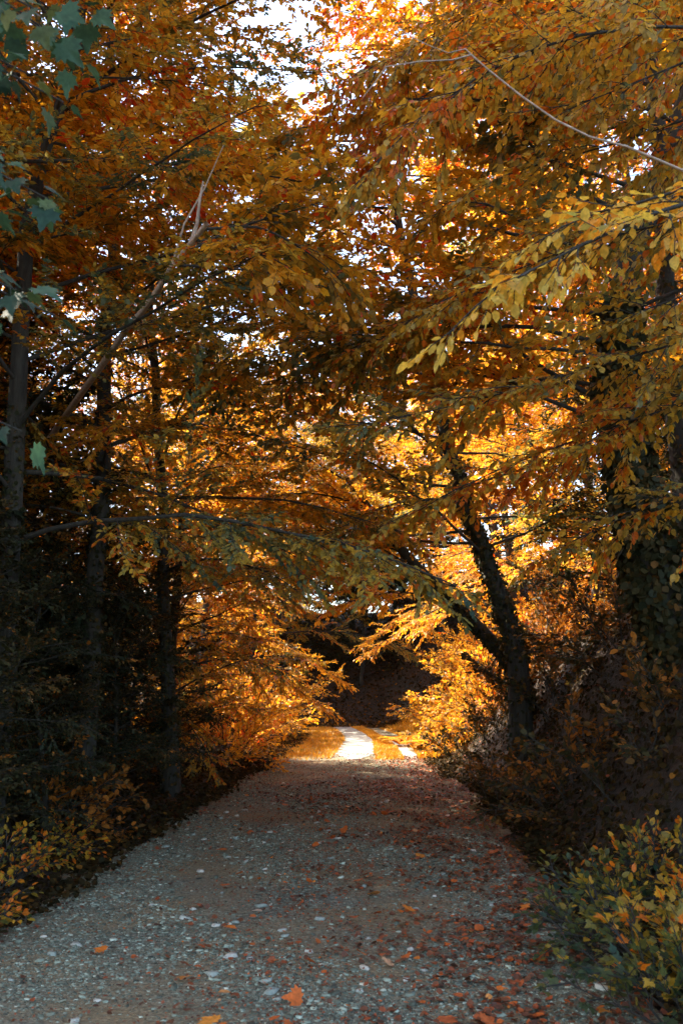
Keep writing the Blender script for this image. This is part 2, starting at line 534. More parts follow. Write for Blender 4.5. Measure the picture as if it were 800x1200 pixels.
def stones(P, size, tone):
    n = len(P)
    a = rng.uniform(0, 6.28, n); c, s = np.cos(a), np.sin(a)
    T = ST_V[None] * (1 + .22 * rng.standard_normal((n, 12, 3)))
    T = T * (size[:, None] * np.stack([rng.uniform(.8, 1.3, n), rng.uniform(.55, .9, n), rng.uniform(.4, .8, n)], -1))[:, None, :]
    T[..., 2] += T[..., 0] * rng.normal(0, .15, n)[:, None]
    X = T[..., 0] * c[:, None] - T[..., 1] * s[:, None]
    Yv = T[..., 0] * s[:, None] + T[..., 1] * c[:, None]
    V = np.stack([X, Yv, T[..., 2]], -1) + P[:, None]
    return V.reshape(-1, 3), (ST_F[None] + (np.arange(n) * 12)[:, None, None]).reshape(-1, 4), np.repeat(tone, 12)


n = 190000
y = 3.6 + 19.5 * rng.random(n) ** 1.5
s = rng.uniform(-1.03, 1.03, n)
x = road_mid(y) + s * road_half(y)
dens = .12 + .88 * smooth(-.35, .35, _n(x * 1.7 + .6 * np.sin(y), y * .8) + .2 + .3 * np.cos(s * 6.3))
ok = rng.random(n) < dens
x, y, s = x[ok], y[ok], s[ok]
sz = np.clip(np.exp(rng.normal(-5.2, .55, len(x))), .0025, .034)
P = np.stack([x, y, surf(x, y) + sz * .15], -1)
V, Fq, tn = stones(P, sz, np.clip(rng.beta(2, 2.6, len(x)), 0, 1))
o = mesh_obj('gravel', V, 4, Fq, M['gravel'], tone=tn)
tag(o, 'loose grey gravel and grit scattered over the track', 'gravel', kind='stuff')

stone_px = [(388, 635 + 400, .06)]
n = 110
k = 0
while k < n:
    y_ = 4.6 + 13 * rng.random() ** 1.3; s_ = rng.uniform(-.95, 1.0)
    x_ = float(road_mid(y_) + s_ * road_half(y_))
    sz_ = rng.uniform(.022, .05)
    V, Fq, tn = stones(np.zeros((1, 3)), np.array([sz_]), np.array([rng.random()]))
    o = mesh_obj('stone', V, 4, Fq, M['pale_stone'], tone=tn)
    o.location = (x_, y_, float(surf(x_, y_)) + sz_ * .12)
    tag(o, 'small pale flat stone lying loose on the gravel track', 'stone', 'pale stones on the track')
    k += 1

# ------------------------------------------------------------------ fallen leaves
n = 46000
y = 3.8 + 18.5 * rng.random(n) ** 1.15
s = np.clip(rng.normal(.5, .75, n), -1.3, 1.9)
x = road_mid(y) + s * road_half(y)
pr = .07 + .75 * smooth(.15, .95, s) + .9 * smooth(.85, 1.1, s) * (s < 1.4 + .2 * _n(y * 2, s)) + .5 * smooth(-.75, -1.0, s) + .6 * smooth(10, 15, y) + .12 * np.exp(-((s - .1) / .22) ** 2) - .6 * smooth(15.5, 17.5, y) * (np.abs(s + .1) < .75)
pr = pr * (.25 + 1.3 * smooth(-.35, .45, _n(x * 2.6 + 3, y * 1.9) + .5 * _n(x * 7, y * 6)))
ok = rng.random(n) < pr
x, y = x[ok], y[ok]; n = len(x)
sz = rng.uniform(.018, .05, n)
P = np.stack([x, y, surf(x, y) + .012 + .01 * rng.random(n)], -1)
a = rng.uniform(0, 6.28, n)
D = np.stack([np.cos(a), np.sin(a), rng.normal(0, .15, n)], -1)
N = norm(UP + .35 * rng.standard_normal((n, 3)))
o = leaf_mesh('fallen_leaves', P, D, N, sz, np.clip(rng.beta(1.6, 2.2, n), 0, 1), T_OVAL, M['litter_leaf'], width=1.5)
tag(o, 'brown and rust red fallen leaves scattered along the gravel track', 'fallen leaves', kind='stuff')

n = 42000
y = 3.8 + 17 * rng.random(n) ** 1.3
s = rng.uniform(-1.05, 1.1, n)
x = road_mid(y) + s * road_half(y)
ok = rng.random(n) < .15 + .85 * np.exp(-((s - .05) / .3) ** 2) * (1 - smooth(9, 12, y)) + .6 * smooth(9, 13, y) + .5 * smooth(.5, .9, s)
x, y = x[ok], y[ok]; n = len(x)
P = np.stack([x, y, surf(x, y) + .008 + .01 * rng.random(n)], -1)
a = rng.uniform(0, 6.28, n)
o = leaf_mesh('leaf_fragments', P, np.stack([np.cos(a), np.sin(a), rng.normal(0, .2, n)], -1), norm(UP + .4 * rng.standard_normal((n, 3))), rng.uniform(.008, .024, n),
              np.clip(rng.beta(1.8, 2.2, n), 0, .97), T_FLAT, M['litter_leaf'], width=1.4)
tag(o, 'crumbled brown leaf fragments lying among the gravel', 'leaf fragments', kind='stuff')

for k in range(120):
    y_ = 4.6 + 11 * rng.random() ** 1.2; s_ = float(np.clip(rng.normal(.35, .6), -1.15, 1.3))
    x_ = float(road_mid(y_) + s_ * road_half(y_))
    a_ = rng.uniform(0, 6.28)
    V, Fa, tn = leaf_arrays(np.zeros((1, 3)), np.array([[math.cos(a_), math.sin(a_), .15]]), norm(UP + .35 * rng.standard_normal((1, 3))),
                            np.array([rng.uniform(.055, .095)]), np.array([rng.uniform(.72, 1.0)]), T_MAPLE if k % 2 else T_OVAL, 1.2)
    o = mesh_obj('fallen_leaf', V, Fa.shape[1], Fa, M['litter_leaf'], tone=tn)
    o.location = (x_, y_, float(surf(x_, y_)) + .022)
    tag(o, 'single orange or rusty fallen leaf lying on the gravel track', 'leaf', 'bright fallen leaves on the track')

# leaf litter and ivy on both banks
n = 110000
y = 3.5 + 34 * rng.random(n) ** 1.2
sd = np.where(rng.random(n) < .62, 1, -1)
x = road_mid(np.minimum(y, 34)) + sd * (road_half(y) + .04 + .3 * (sd > 0) * (y < 17) + .14 * _n(y * 1.3, sd * 3.) - .18 * rng.random(n) ** 3 + 6 * rng.random(n) ** 1.6)
P = np.stack([x, y, surf(x, y) + .02 + .05 * rng.random(n)], -1)
e = .05
gx = (height(x + e, y) - height(x - e, y)) / (2 * e); gy = (height(x, y + e) - height(x, y - e)) / (2 * e)
N0 = norm(np.stack([-gx, -gy, np.ones(n)], -1)); N = norm(N0 + .45 * rng.standard_normal((n, 3)))
D = rng.standard_normal((n, 3)); D = norm(D - N * np.sum(D * N, -1, keepdims=True))
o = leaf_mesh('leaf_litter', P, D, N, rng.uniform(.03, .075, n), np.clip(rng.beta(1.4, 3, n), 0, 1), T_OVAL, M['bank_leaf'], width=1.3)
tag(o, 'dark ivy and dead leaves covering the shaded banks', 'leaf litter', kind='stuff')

n = 70000
y = rng.uniform(21, 46, n); x = rng.uniform(-15, 14, n)
P = np.stack([x, y, surf(x, y) + .02 + .05 * rng.random(n)], -1)
on = np.abs(x - road_mid(y)) < road_half(y) * 1.1
P = P[~on | (y > 35.6)]; n = len(P)
N = norm(UP + .5 * rng.standard_normal((n, 3))); D = rng.standard_normal((n, 3)); D = norm(D - N * np.sum(D * N, -1, keepdims=True))
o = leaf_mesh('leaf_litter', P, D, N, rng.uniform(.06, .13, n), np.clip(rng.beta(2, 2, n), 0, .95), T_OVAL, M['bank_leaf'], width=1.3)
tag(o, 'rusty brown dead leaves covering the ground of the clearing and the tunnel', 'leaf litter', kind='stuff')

# orange grass on the sunny strips
n = 60000
y = rng.uniform(20.8, 35.5, n)
s = np.where(rng.random(n) < .35, rng.uniform(.26, .63, n), np.where(rng.random(n) < .5, rng.uniform(-1.6, -.30, n), rng.uniform(.83, 1.9, n)))
s = np.where((s > .2) & (s < .7), s * (1 - .35 * smooth(21, 33, y)), s)
ok = rng.random(n) < smooth(20.6, 22.5, y)
y, s = y[ok], s[ok]; n = len(y)
x = road_mid(y) + s * road_half(y)
P = np.stack([x, y, surf(x, y)], -1)
D = norm(UP + .6 * rng.standard_normal((n, 3)) * [1, 1, .3]); N = norm(rng.standard_normal((n, 3)))
ln = rng.uniform(.035, .10, n) * (1 + 1.2 * (s > 1.0))
V, Fa, tn = leaf_arrays(P, D, N, ln * (1 + .5 * _n(x * 3, y * 3)), np.clip(rng.random(n) * .7 + .25 + .3 * _n(x * 2.2, y * 1.7), 0, 1), T_BLADE, .16)
o = mesh_obj('grass', V, 4, Fa, M['grass_blade'], tone=tn)
tag(o, 'short golden orange grass between and beside the wheel tracks', 'grass', kind='stuff')


# ------------------------------------------------------------------ trees
def trunk_path(H, lean, wob, steps=12, sweep=0.0):
    t = np.linspace(0, 1, steps + 1)
    w = np.cumsum(rng.standard_normal((steps + 1, 2)) * wob, axis=0) * (t[:, None] ** .7)
    return np.stack([lean[0] * t + sweep * t ** 2 + w[:, 0], lean[1] * t + w[:, 1], H * t - .25], -1)


def build_trunk(root, path, r0, name='trunk', bark='bark', flare=.3, r1=.25):
    T = Tubes(); t = np.linspace(0, 1, len(path))
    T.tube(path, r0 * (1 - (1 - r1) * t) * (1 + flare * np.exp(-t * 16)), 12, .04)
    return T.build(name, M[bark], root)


def ivy_on(path, r, n, root, name='ivy', size=.06):
    t = rng.random(n) * (len(path) - 1); i = np.minimum(t.astype(int), len(path) - 2); f = (t - i)[:, None]
    c = path[i] * (1 - f) + path[i + 1] * f
    a = rng.uniform(0, 6.28, n)
    o_ = np.stack([np.cos(a), np.sin(a), np.zeros(n)], -1)
    rr = r * (1 - .5 * t / (len(path) - 1)) * rng.uniform(1.0, 1.55, n)
    P = c + o_ * rr[:, None]
    N = norm(o_ + .5 * rng.standard_normal((n, 3))); D = norm(rng.standard_normal((n, 3)) * [.6, .6, .3] + [0, 0, -.8])
    return leaf_mesh(name, P, D, N, rng.uniform(.6, 1.3, n) * size, np.clip(rng.beta(1.5, 3, n), 0, 1), T_OVAL, M['ivy_leaf'], root, width=1.4)


def make_tree(name, H=13, z0=3.0, nl=34, front=5.2, back=3.2, r0=.14, lean=(.6, 0), leaf='orange_leaf', size=.064, gap=.0215, tone=(.5, .22),
              el=(.28, .7), droop=.045, lgap=.16, tgap=.08, tmpl=T_OVAL, wob=.085):
    reseed(name, leaf, H)
    root = empty(name)
    path = trunk_path(H, lean, wob)
    build_trunk(root, path, r0)
    if z0 > 2.8:
        ivy_on(path[:6], r0, 1500, root, size=.055)
    Fo = Foliage()
    for k in range(nl):
        u = (k + .5) / nl
        z = z0 + (H - .3 - z0) * u ** .95
        x = np.interp(z, path[:, 2], path[:, 0]); yy = np.interp(z, path[:, 2], path[:, 1])
        az = k * 2.39996 + rng.normal(0, .25)
        reach = back + (front - back) * (.5 + .5 * math.cos(az))
        L = reach * (1 - .72 * u ** 1.4) * rng.uniform(.8, 1.15)
        e = el[0] + (el[1] - el[0]) * u + rng.normal(0, .1)
        d = np.array([math.cos(az) * math.cos(e), math.sin(az) * math.cos(e), math.sin(e)])
        pts = Fo.bend((x, yy, z), d, L, 9, droop, .07)
        Fo.limb(pts, .010 + .0045 * L, gap=lgap, twig_gap=tgap)
    b, c = Fo.build(root, leaf, size, gap, tone, tmpl)
    print(name, 'leaves', Fo.nleaf)
    return root, Fo.nleaf


def copy_tree(o, parent=None):
    c = o.copy(); COL.objects.link(c); c.parent = parent
    for ch in list(o.children):
        copy_tree(ch, c)
    return c


protos = {}
protos['understorey'] = make_tree('holly_tree', H=6.2, z0=.3, nl=46, front=2.9, back=2.5, r0=.07, leaf='ivy_leaf', tone=(.25, .2), el=(.35, .9), size=.075, gap=.03)[0]  # species invented: understorey foliage coloured dark to stand in for shade
protos['beech'] = make_tree('beech_tree', H=13, z0=3.2, nl=40, leaf='orange_leaf')[0]
protos['hornbeam'] = make_tree('hornbeam_tree', H=11.5, z0=2.9, nl=36, front=5.6, back=3.4, leaf='ochre_leaf', tone=(.56, .26))[0]
protos['ash'] = make_tree('ash_tree', H=15, z0=4.5, nl=38, front=5.4, back=3.8, leaf='orange_leaf', size=.085, tmpl=T_LONG, tone=(.58, .2), el=(.3, .8), wob=.07)[0]
protos['tall'] = make_tree('beech_tree', H=14, z0=6.6, nl=30, front=5.0, back=4.0)[0]
protos['hazel'] = make_tree('hazel_tree', H=6.5, z0=.35, nl=42, front=3.0, back=2.4, r0=.07, leaf='ochre_leaf', tone=(.6, .25), el=(.5, 1.0), droop=.09)[0]
protos['golden'] = make_tree('maple_tree', H=9.5, z0=2.5, nl=38, front=4.2, back=3.4, r0=.15, leaf='sunlit_leaf', tone=(.5, .25))[0]
used = set()


def place(kind, x, y, rz, s, label, group, tint=(1, 1, 1), zoff=0.0):
    o = protos[kind]
    if kind in used: o = copy_tree(o)
    used.add(kind)
    o.location = (x, y, float(height(x, y)) + zoff)
    o.rotation_euler = (0, 0, R(rz)); o.scale = (s, s, s)
    tag(o, label, 'tree', group)
    for ch in o.children: ch.color = (*tint, 1)
    return o


TREES = [
    # left row, long side over the road
    ('tall', -5.3, 7.4, 0, .95, (1, 1, 1), 'tall beech at the left edge whose orange crown hangs above the verge'),
    ('hornbeam', -3.3, 9.6, -15, .9, (.95, 1, 1), 'hornbeam whose dark trunk stands right at the left edge of the photo'),
    ('beech', -3.0, 12.0, 95, .95, (.9, .9, .9), 'slim beech between the hornbeam at the left edge and the roadside one'),
    ('hornbeam', -2.35, 14.4, -120, .82, (1, .95, .9), 'dark trunked hornbeam standing closest to the left edge of the road'),
    ('hazel', -3.1, 17.2, 40, .95, (1, .95, .9), 'bushy hazel on the left just before the sunny stretch'),
    ('golden', -3.4, 19.2, 0, .8, (1, 1, 1), 'golden maple on the left at the edge of the sunny stretch'),
    ('ash', -6.5, 8.5, 5, .9, (1, .95, .9), 'tall ash deep in the dark wood on the left'),
    ('beech', -6.2, 13.0, 80, .9, (.95, .95, .95), 'beech standing well behind the left roadside trunks'),
    ('hornbeam', -6.8, 17.5, 140, .95, (1, 1, 1), 'ochre hornbeam far back in the left wood'),
    ('beech', -9.8, 10.5, 200, 1.0, (1, 1, 1), 'beech at the very back of the left wood'),
    ('understorey', -5.2, 10.6, 200, .9, (1, 1, 1), 'stand-in shade thicket between the left trunks'),
    ('understorey', -5.6, 15.2, 60, 1.0, (1, 1, 1), 'stand-in shade foliage deep behind the left verge'),
    ('understorey', -8.0, 13.0, 150, 1.1, (1, 1, 1), 'large stand-in shade foliage at the back of the left wood'),
    ('hazel', -4.6, 20.5, 10, .8, (1, 1, .9), 'leafy hazel left of the wheel tracks'),
    ('golden', -9.5, 17.5, 30, 1.0, (.7, .7, .65), 'maple tinted dark for shade at the back of the left wood'),  # leaf colour multiplied down to paint the shade of the wood
    ('hornbeam', -12.5, 21.5, 200, 1.1, (.9, .9, .9), 'hornbeam at the far back of the left wood'),
    ('understorey', -6.8, 11.2, 10, 1.0, (1, 1, 1), 'stand-in shade foliage between the beech and the ash in the left wood'),
    ('understorey', -7.3, 19.0, 90, 1.1, (1, 1, 1), 'stand-in shade foliage in the left wood near the sunny clearing'),
    ('understorey', -11.0, 16.0, 120, 1.3, (1, 1, 1), 'largest stand-in shade foliage at the very back of the left wood'),
    ('understorey', -3.9, 13.4, 70, .75, (1, 1, 1), 'small stand-in shade foliage behind the roadside trunks'),
    # right row on the bank
    ('tall', 5.2, 6.6, 185, .95, (.95, .95, .95), 'beech on the bank behind the thick right trunk'),
    ('ash', 5.3, 13.5, 170, 1.12, (1, 1, 1), 'tall ash high on the right bank behind the leaning trunks'),
    ('golden', 5.4, 20.5, 185, .95, (1, 1, 1), 'golden maple on the right bank behind the leaning trunks'),
    ('golden', 4.6, 26.0, 190, 1.0, (1, 1, .95), 'golden maple above the bright bushes on the right'),
    ('beech', 8.6, 16.5, 160, 1.0, (1, 1, 1), 'beech far up the right bank'),
    ('golden', 8.6, 24.0, 200, 1.1, (1, .95, .9), 'golden maple far up the right bank'),
    ('understorey', 4.8, 15.6, 180, .8, (1, 1, 1), 'stand-in shade foliage behind the two leaning trunks'),
    # beyond the bend
    ('golden', -4.4, 31.0, 10, 1.15, (1, 1, 1), 'golden maple left of the dark tunnel mouth'),
    ('golden', 5.2, 31.5, 180, 1.15, (1, 1, 1), 'golden maple right of the dark tunnel mouth'),
    ('hornbeam', -2.6, 36.5, 20, 1.05, (1, 1, 1), 'hornbeam just inside the tunnel mouth on the left'),
    ('beech', 3.9, 38.5, 170, 1.0, (1, 1, 1), 'beech roofing the dark tunnel at the end of the road'),
    ('hornbeam', -4.2, 41.0, 20, 1.1, (1, 1, 1), 'hornbeam behind the tunnel mouth on the left'),
    ('beech', 5.5, 41.0, 100, 1.1, (1, 1, 1), 'beech behind the tunnel mouth on the right'),
    ('ash', -9.0, 43.0, 60, 1.2, (1, 1, 1), 'tall distant ash beyond the clearing'),
    ('ash', 10.5, 36.0, 60, 1.1, (1, 1, 1), 'tall distant ash on the right hillside'),
    ('beech', 1.0, 48.0, 100, 1.3, (1, 1, 1), 'tall beech in the far wood behind the tunnel'),
    ('golden', 8.5, 48.0, 10, 1.4, (1, 1, 1), 'far golden maple on the hill right of the tunnel'),
    ('golden', -7.5, 50.0, 100, 1.5, (1, 1, 1), 'far golden maple on the hill left of the tunnel'),
    ('understorey', -2.0, 44.0, 10, 1.1, (1, 1, 1), 'stand-in shade foliage inside the dark tunnel'),
    ('understorey', 2.4, 44.5, 80, 1.1, (1, 1, 1), 'stand-in shade foliage closing the back of the tunnel'),
    ('understorey', 6.5, 10.5, 120, .9, (1, 1, 1), 'stand-in shade foliage up the bank by the thick trunk'),
    ('understorey', 7.5, 14.0, 10, 1.1, (1, 1, 1), 'stand-in shade foliage high on the bank at the right edge'),
    ('hazel', 7.0, 19.0, 60, 1.2, (1, .9, .8), 'orange hazel up the bank behind the thick trunk'),
    ('golden', 12.0, 30.0, 60, 1.3, (1, .95, .9), 'golden maple high on the right hillside'),
    ('understorey', -.6, 47.5, 200, 1.3, (1, 1, 1), 'stand-in shade foliage farthest inside the tunnel'),
    ('golden', -13.0, 36.0, 200, 1.3, (1, 1, 1), 'golden maple far left beyond the clearing'),
    ('hornbeam', -6.0, 45.5, 0, 1.15, (1, 1, 1), 'hornbeam deep behind the tunnel on the left'),
    ('beech', -10.0, 48.0, 0, 1.2, (1, 1, 1), 'beech far left behind the tunnel'),
    ('understorey', .8, 41.5, 10, 1.0, (1, 1, 1), 'stand-in shade foliage in the middle of the dark tunnel'),
    ('understorey', 3.6, 42.5, 50, 1.2, (1, 1, 1), 'stand-in shade foliage at the right inside the tunnel'),
    ('understorey', -5.4, 7.6, 50, .8, (1, 1, 1), 'stand-in shade foliage filling the left edge behind the verge plants'),
    ('understorey', -4.1, 9.0, 150, .8, (1, 1, 1), 'stand-in shade foliage behind the verge between the first trunks'),
    ('hazel', -9.0, 20.5, 40, 1.3, (1, .95, .9), 'large orange hazel on the edge of the clearing at the left'),
    ('hazel', -6.2, 22.3, 140, 1.0, (1, .95, .9), 'orange hazel in the clearing behind the left wood'),
    ('hazel', -12.0, 24.5, 200, 1.4, (1, .95, .9), 'largest orange hazel across the clearing at the left'),
    ('beech', -8.8, 14.5, 0, .8, (1, 1, 1), 'smaller beech in the middle of the left wood'),
    ('golden', -2.5, 53.0, 30, 1.5, (1, 1, 1), 'tall far golden maple on the hill above the tunnel'),
    ('beech', 3.5, 56.0, 100, 1.4, (1, 1, 1), 'tall far beech on the hill above the tunnel'),
    ('hazel', -5.5, 42.5, 100, 1.5, (1, 1, 1), 'large hazel at the left of the tunnel'),
    ('hazel', .5, 46.0, 250, 1.6, (1, 1, 1), 'large hazel on the slope at the back of the tunnel'),
    ('hazel', 7.0, 44.0, 150, 1.6, (1, 1, 1), 'large hazel on the slope at the right of the tunnel'),
    ('beech', -5.0, 38.0, 100, 1.0, (1, 1, 1), 'beech left of the road just past the bend'),
    ('golden', -12.5, 30.0, 0, 1.2, (1, 1, 1), 'golden maple across the clearing at the far left'),
    ('understorey', -5.0, 12.2, 10, 1.0, (1, 1, 1), 'stand-in shade foliage just left of the slim beech'),
    ('understorey', -7.8, 8.6, 70, 1.2, (1, 1, 1), 'stand-in shade foliage by the tall ash at the left edge'),
    ('understorey', -5.6, 17.6, 70, 1.1, (1, 1, 1), 'stand-in shade foliage behind the roadside hazel on the left'),
    ('understorey', -8.8, 17.4, 170, 1.4, (1, 1, 1), 'tallest stand-in shade foliage at the back of the left wood'),
    ('understorey', -11.5, 13.0, 170, 1.5, (1, 1, 1), 'broad stand-in shade foliage at the far left of the wood'),
    ('tall', 4.3, 9.6, 180, 1.0, (1, 1, 1), 'tall beech roofing the road from the right bank'),
    ('tall', 4.5, 12.6, 185, 1.1, (1, 1, 1), 'tallest beech of the right bank, roofing the middle of the road'),
    ('tall', -4.5, 11.2, -15, 1.1, (1, 1, 1), 'tall beech roofing the middle of the road from the left'),
    ('ash', 6.6, 17.4, 180, 1.3, (1, 1, 1), 'very tall ash on the right hillside behind the leaning trunks'),
    ('ash', 7.4, 23.5, 170, 1.35, (1, 1, 1), 'tallest ash of the right hillside above the golden bushes'),
    ('ash', -7.4, 14.4, 0, 1.25, (1, 1, 1), 'very tall ash rising behind the left roadside trees'),
    ('ash', -6.2, 10.2, 20, 1.15, (1, 1, 1), 'tall ash rising behind the slim beech on the left'),
    ('understorey', -3.35, 8.5, 30, .48, (1, 1, 1), 'low stand-in shade foliage on the left verge before the slim beech'),
    ('understorey', -3.05, 10.7, 130, .46, (1, 1, 1), 'low stand-in shade foliage hiding the foot of the slim beech'),
    ('understorey', -2.85, 12.9, 230, .44, (1, 1, 1), 'low stand-in shade foliage hiding the foot of the roadside hornbeam'),
    ('understorey', -3.3, 15.4, 300, .55, (1, 1, 1), 'low stand-in shade foliage just past the roadside hornbeam'),
    # overhead and behind the walker: their crowns roof the near road
    ('tall', -4.4, 1.0, 0, 1.0, (1, 1, 1), 'beech roofing the near road from the left'),
    ('beech', -8.5, 4.5, 0, 1.1, (1, 1, 1), 'beech far left beside the near road'),
]
for kind, x, y, rz, s, tint, label in TREES:
    grp = 'trees of the left wood' if x < 0 and y < 30 else 'trees of the right bank' if y < 30 else 'trees beyond the bend'
    place(kind, x, y, rz, s, label, grp, tint)


# ------------------------------------------------------------------ individual trees of the photo
def local(pts, base):
    return np.asarray(pts) - np.asarray(base)


def hero_tree(name, pix, Y, r0, label, limbs, leaf, ivy=900, tone=(.5, .22), size=.085, r1=.35, grp='trees of the right bank', z_below=.4, bark='bark', gap=.03, ivy_size=.06, tint=(1, 1, 1), lgap=.15):
    reseed(label)
    Ys = Y if hasattr(Y, '__len__') else [Y] * len(pix)
    W = np.array([at(px, py, yy) for (px, py), yy in zip(pix, Ys)])
    base = W[0].copy(); base[2] = float(height(base[0], base[1]))
    # resample smoothly
    t = np.linspace(0, len(W) - 1, 14)
    pts = np.stack([np.interp(t, np.arange(len(W)), W[:, k]) for k in range(3)], -1)
    for _ in range(2): pts[1:-1] = (pts[:-2] + 2 * pts[1:-1] + pts[2:]) / 4
    pts[1:-1] += rng.normal(0, r0 * .12, (12, 3))
    foot = np.array([[pts[0][0] + (pts[0][0] - pts[1][0]) * .3, pts[0][1], min(base[2], pts[0][2]) - z_below]])
    pts = np.concatenate([foot, pts])
    root = empty(name, tuple(base))
    loc = local(pts, base)
    build_trunk(root, loc, r0, bark=bark, r1=r1)
    if ivy: ivy_on(loc[:10], r0, ivy, root, size=ivy_size)
    Fo = Foliage()
    for (a, L, d) in limbs:
        x = a * (len(loc) - 1); i = min(int(x), len(loc) - 2); f = x - i
        p = loc[i] * (1 - f) + loc[i + 1] * f
        Fo.limb(Fo.bend(p, d, L, 9, .03, .08), .008 + .005 * L, gap=lgap, twig_gap=.08)
    b, c = Fo.build(root, leaf, size, gap, tone)
    c.color = (*tint, 1)
    tag(root, label, 'tree', grp)
    return root


def fan(a0, a1, n, L, side, up=.25, ysp=.6):
    out = []
    for k in range(n):
        a = a0 + (a1 - a0) * (k + .5) / n
        out.append((a, L * rng.uniform(.75, 1.2), (side * rng.uniform(.5, 1), rng.uniform(-ysp, ysp), up + rng.normal(0, .15))))
    return out


hero_tree('beech_tree', [(795, 775), (770, 690), (745, 590), (725, 480), (716, 400), (745, 270), (800, 120), (880, -60)], 10.0, .26,
          'thickest dark trunk near the right edge, ivy clad, on the bank', fan(.42, 1, 16, 4.2, -1) + fan(.45, 1, 8, 3.5, 1), 'orange_leaf', ivy_size=.085, ivy=6500, tone=(.4, .2))
hero_tree('oak_tree', [(607, 775), (585, 700), (556, 620), (533, 545), (505, 430), (470, 280), (440, 120)], 15.0, .15,
          'slender ivy clad trunk leaning left, the upper of two leaning trunks', fan(.3, 1, 22, 3.6, -1) + fan(.3, 1, 10, 3.0, 1), 'ochre_leaf', ivy=2600, tone=(.5, .25))
hero_tree('oak_tree', [(612, 800), (590, 765), (548, 722), (515, 690), (478, 655), (440, 610), (405, 560)], 15.8, .13,
          'low trunk leaning far left over the road under the other leaning trunk', fan(.45, 1, 12, 2.2, -1, .4), 'sunlit_leaf', ivy=1800, tone=(.4, .25))
# pale pole of a tree leaning in from the left
bt = hero_tree('birch_tree', [(-30, 640), (60, 510), (125, 420), (180, 345), (242, 262)], [14, 12, 9, 7.8, 7.0], .042,
          'thin pale bare trunk leaning right across the upper left leaves', fan(.85, 1, 4, 1.2, 1), 'orange_leaf', ivy=0, bark='pale_bark', r1=.5, grp='trees of the left wood')

T = Tubes()
bb = np.array(bt.location)
T.tube(np.array([at(*p) for p in [(222, 290, 7.25), (231, 262, 7.2), (234, 235, 7.15), (238, 212, 7.1)]]) - bb, [.018, .015, .012, .007], 6)
T.tube(np.array([at(*p) for p in [(185, 340, 7.75), (205, 300, 7.6), (216, 262, 7.5), (240, 220, 7.4), (262, 170, 7.3)]]) - bb, [.014, .011, .009, .007, .003], 5)
T.build('branch', M['pale_bark'], bt)

# ------------------------------------------------------------------ branches reaching into the near view
reseed('near maple')
# maple on the left, trunk just outside the frame
mroot = empty('maple_tree', (-2.5, 2.4, float(height(-2.5, 2.4))))
mb = np.array(mroot.location)
mp = trunk_path(8.5, (.1, .2), .02); build_trunk(mroot, mp, .16)


def palmate_spray(root, base, targets, mat, size, name, tone, Y):
    Fo = Tubes(); P, D, N, S = [], [], [], []
    for (px, py, yy, nl) in targets:
        tip = at(px, py, yy) - base
        st = np.array([0.05, 0.1, tip[2] + .25])
        mid = (st + tip) / 2 + np.array([0, 0, .15])
        t = np.linspace(0, 1, 8)[:, None]
        pts = (1 - t) ** 2 * st + 2 * t * (1 - t) * mid + t ** 2 * tip
        Fo.tube(pts, np.linspace(.014, .003, 8), 5)
        for k in range(int(nl * 1.3)):
            u = 1 - .3 * rng.random() ** 1.5; x = min(u * 7, 6.99); i = min(int(x), 6); p = pts[i] + (pts[i + 1] - pts[i]) * (x - i)
            d = norm(pts[i + 1] - pts[i] + .8 * rng.standard_normal(3) * [1, 1, .4] + [0, 0, -.25])
            q = p + d * rng.uniform(.04, .11)
            Fo.twigs(p[None], q[None], .0018)
            P.append(q); D.append(norm(d + [0, 0, -.35])); N.append(norm(UP + .45 * rng.standard_normal(3) + [0, -.5, 0])); S.append(size * rng.uniform(.65, 1.2))
    n = len(P)
    Fo.build(name, M['bark'], root)
    return leaf_mesh('crown', np.array(P), np.array(D), np.array(N), np.array(S), np.clip(rng.normal(*tone, n), 0, 1), T_MAPLE, M[mat], root)


palmate_spray(mroot, mb, [(75, 120, 3.2, 9), (60, 40, 3.2, 12), (30, 85, 3.0, 10), (60, 235, 3.3, 10), (15, 260, 3.0, 8), (65, 370, 3.2, 10), (20, 340, 3.0, 8), (25, 505, 3.2, 7), (110, 20, 3.6, 14), (90, 60, 3.6, 8), (40, 10, 3.0, 10),
                          (-30, 170, 2.4, 6), (-30, 430, 2.6, 5)], 'teal_leaf', .088, 'branches', (.4, .3), 2.6)
tag(mroot, 'maple whose dark blue green lobed leaves hang in at the upper left', 'tree', 'trees of the left wood')

reseed('near elm')
# near tree on the right: long drooping sprays
nroot = empty('elm_tree', (3.3, 5.2, float(height(3.3, 5.2))))
nb = np.array(nroot.location)
np_ = trunk_path(10, (-.2, .1), .03); build_trunk(nroot, np_, .2)


def reach(Fo, base, pix, r, **k):
    W = np.array([at(*p) for p in pix]) - base
    t = np.linspace(0, len(W) - 1, 10)
    pts = np.stack([np.interp(t, np.arange(len(W)), W[:, j]) for j in range(3)], -1)
    for _ in range(2): pts[1:-1] = (pts[:-2] + 2 * pts[1:-1] + pts[2:]) / 4
    Fo.limb(pts, r, **k)


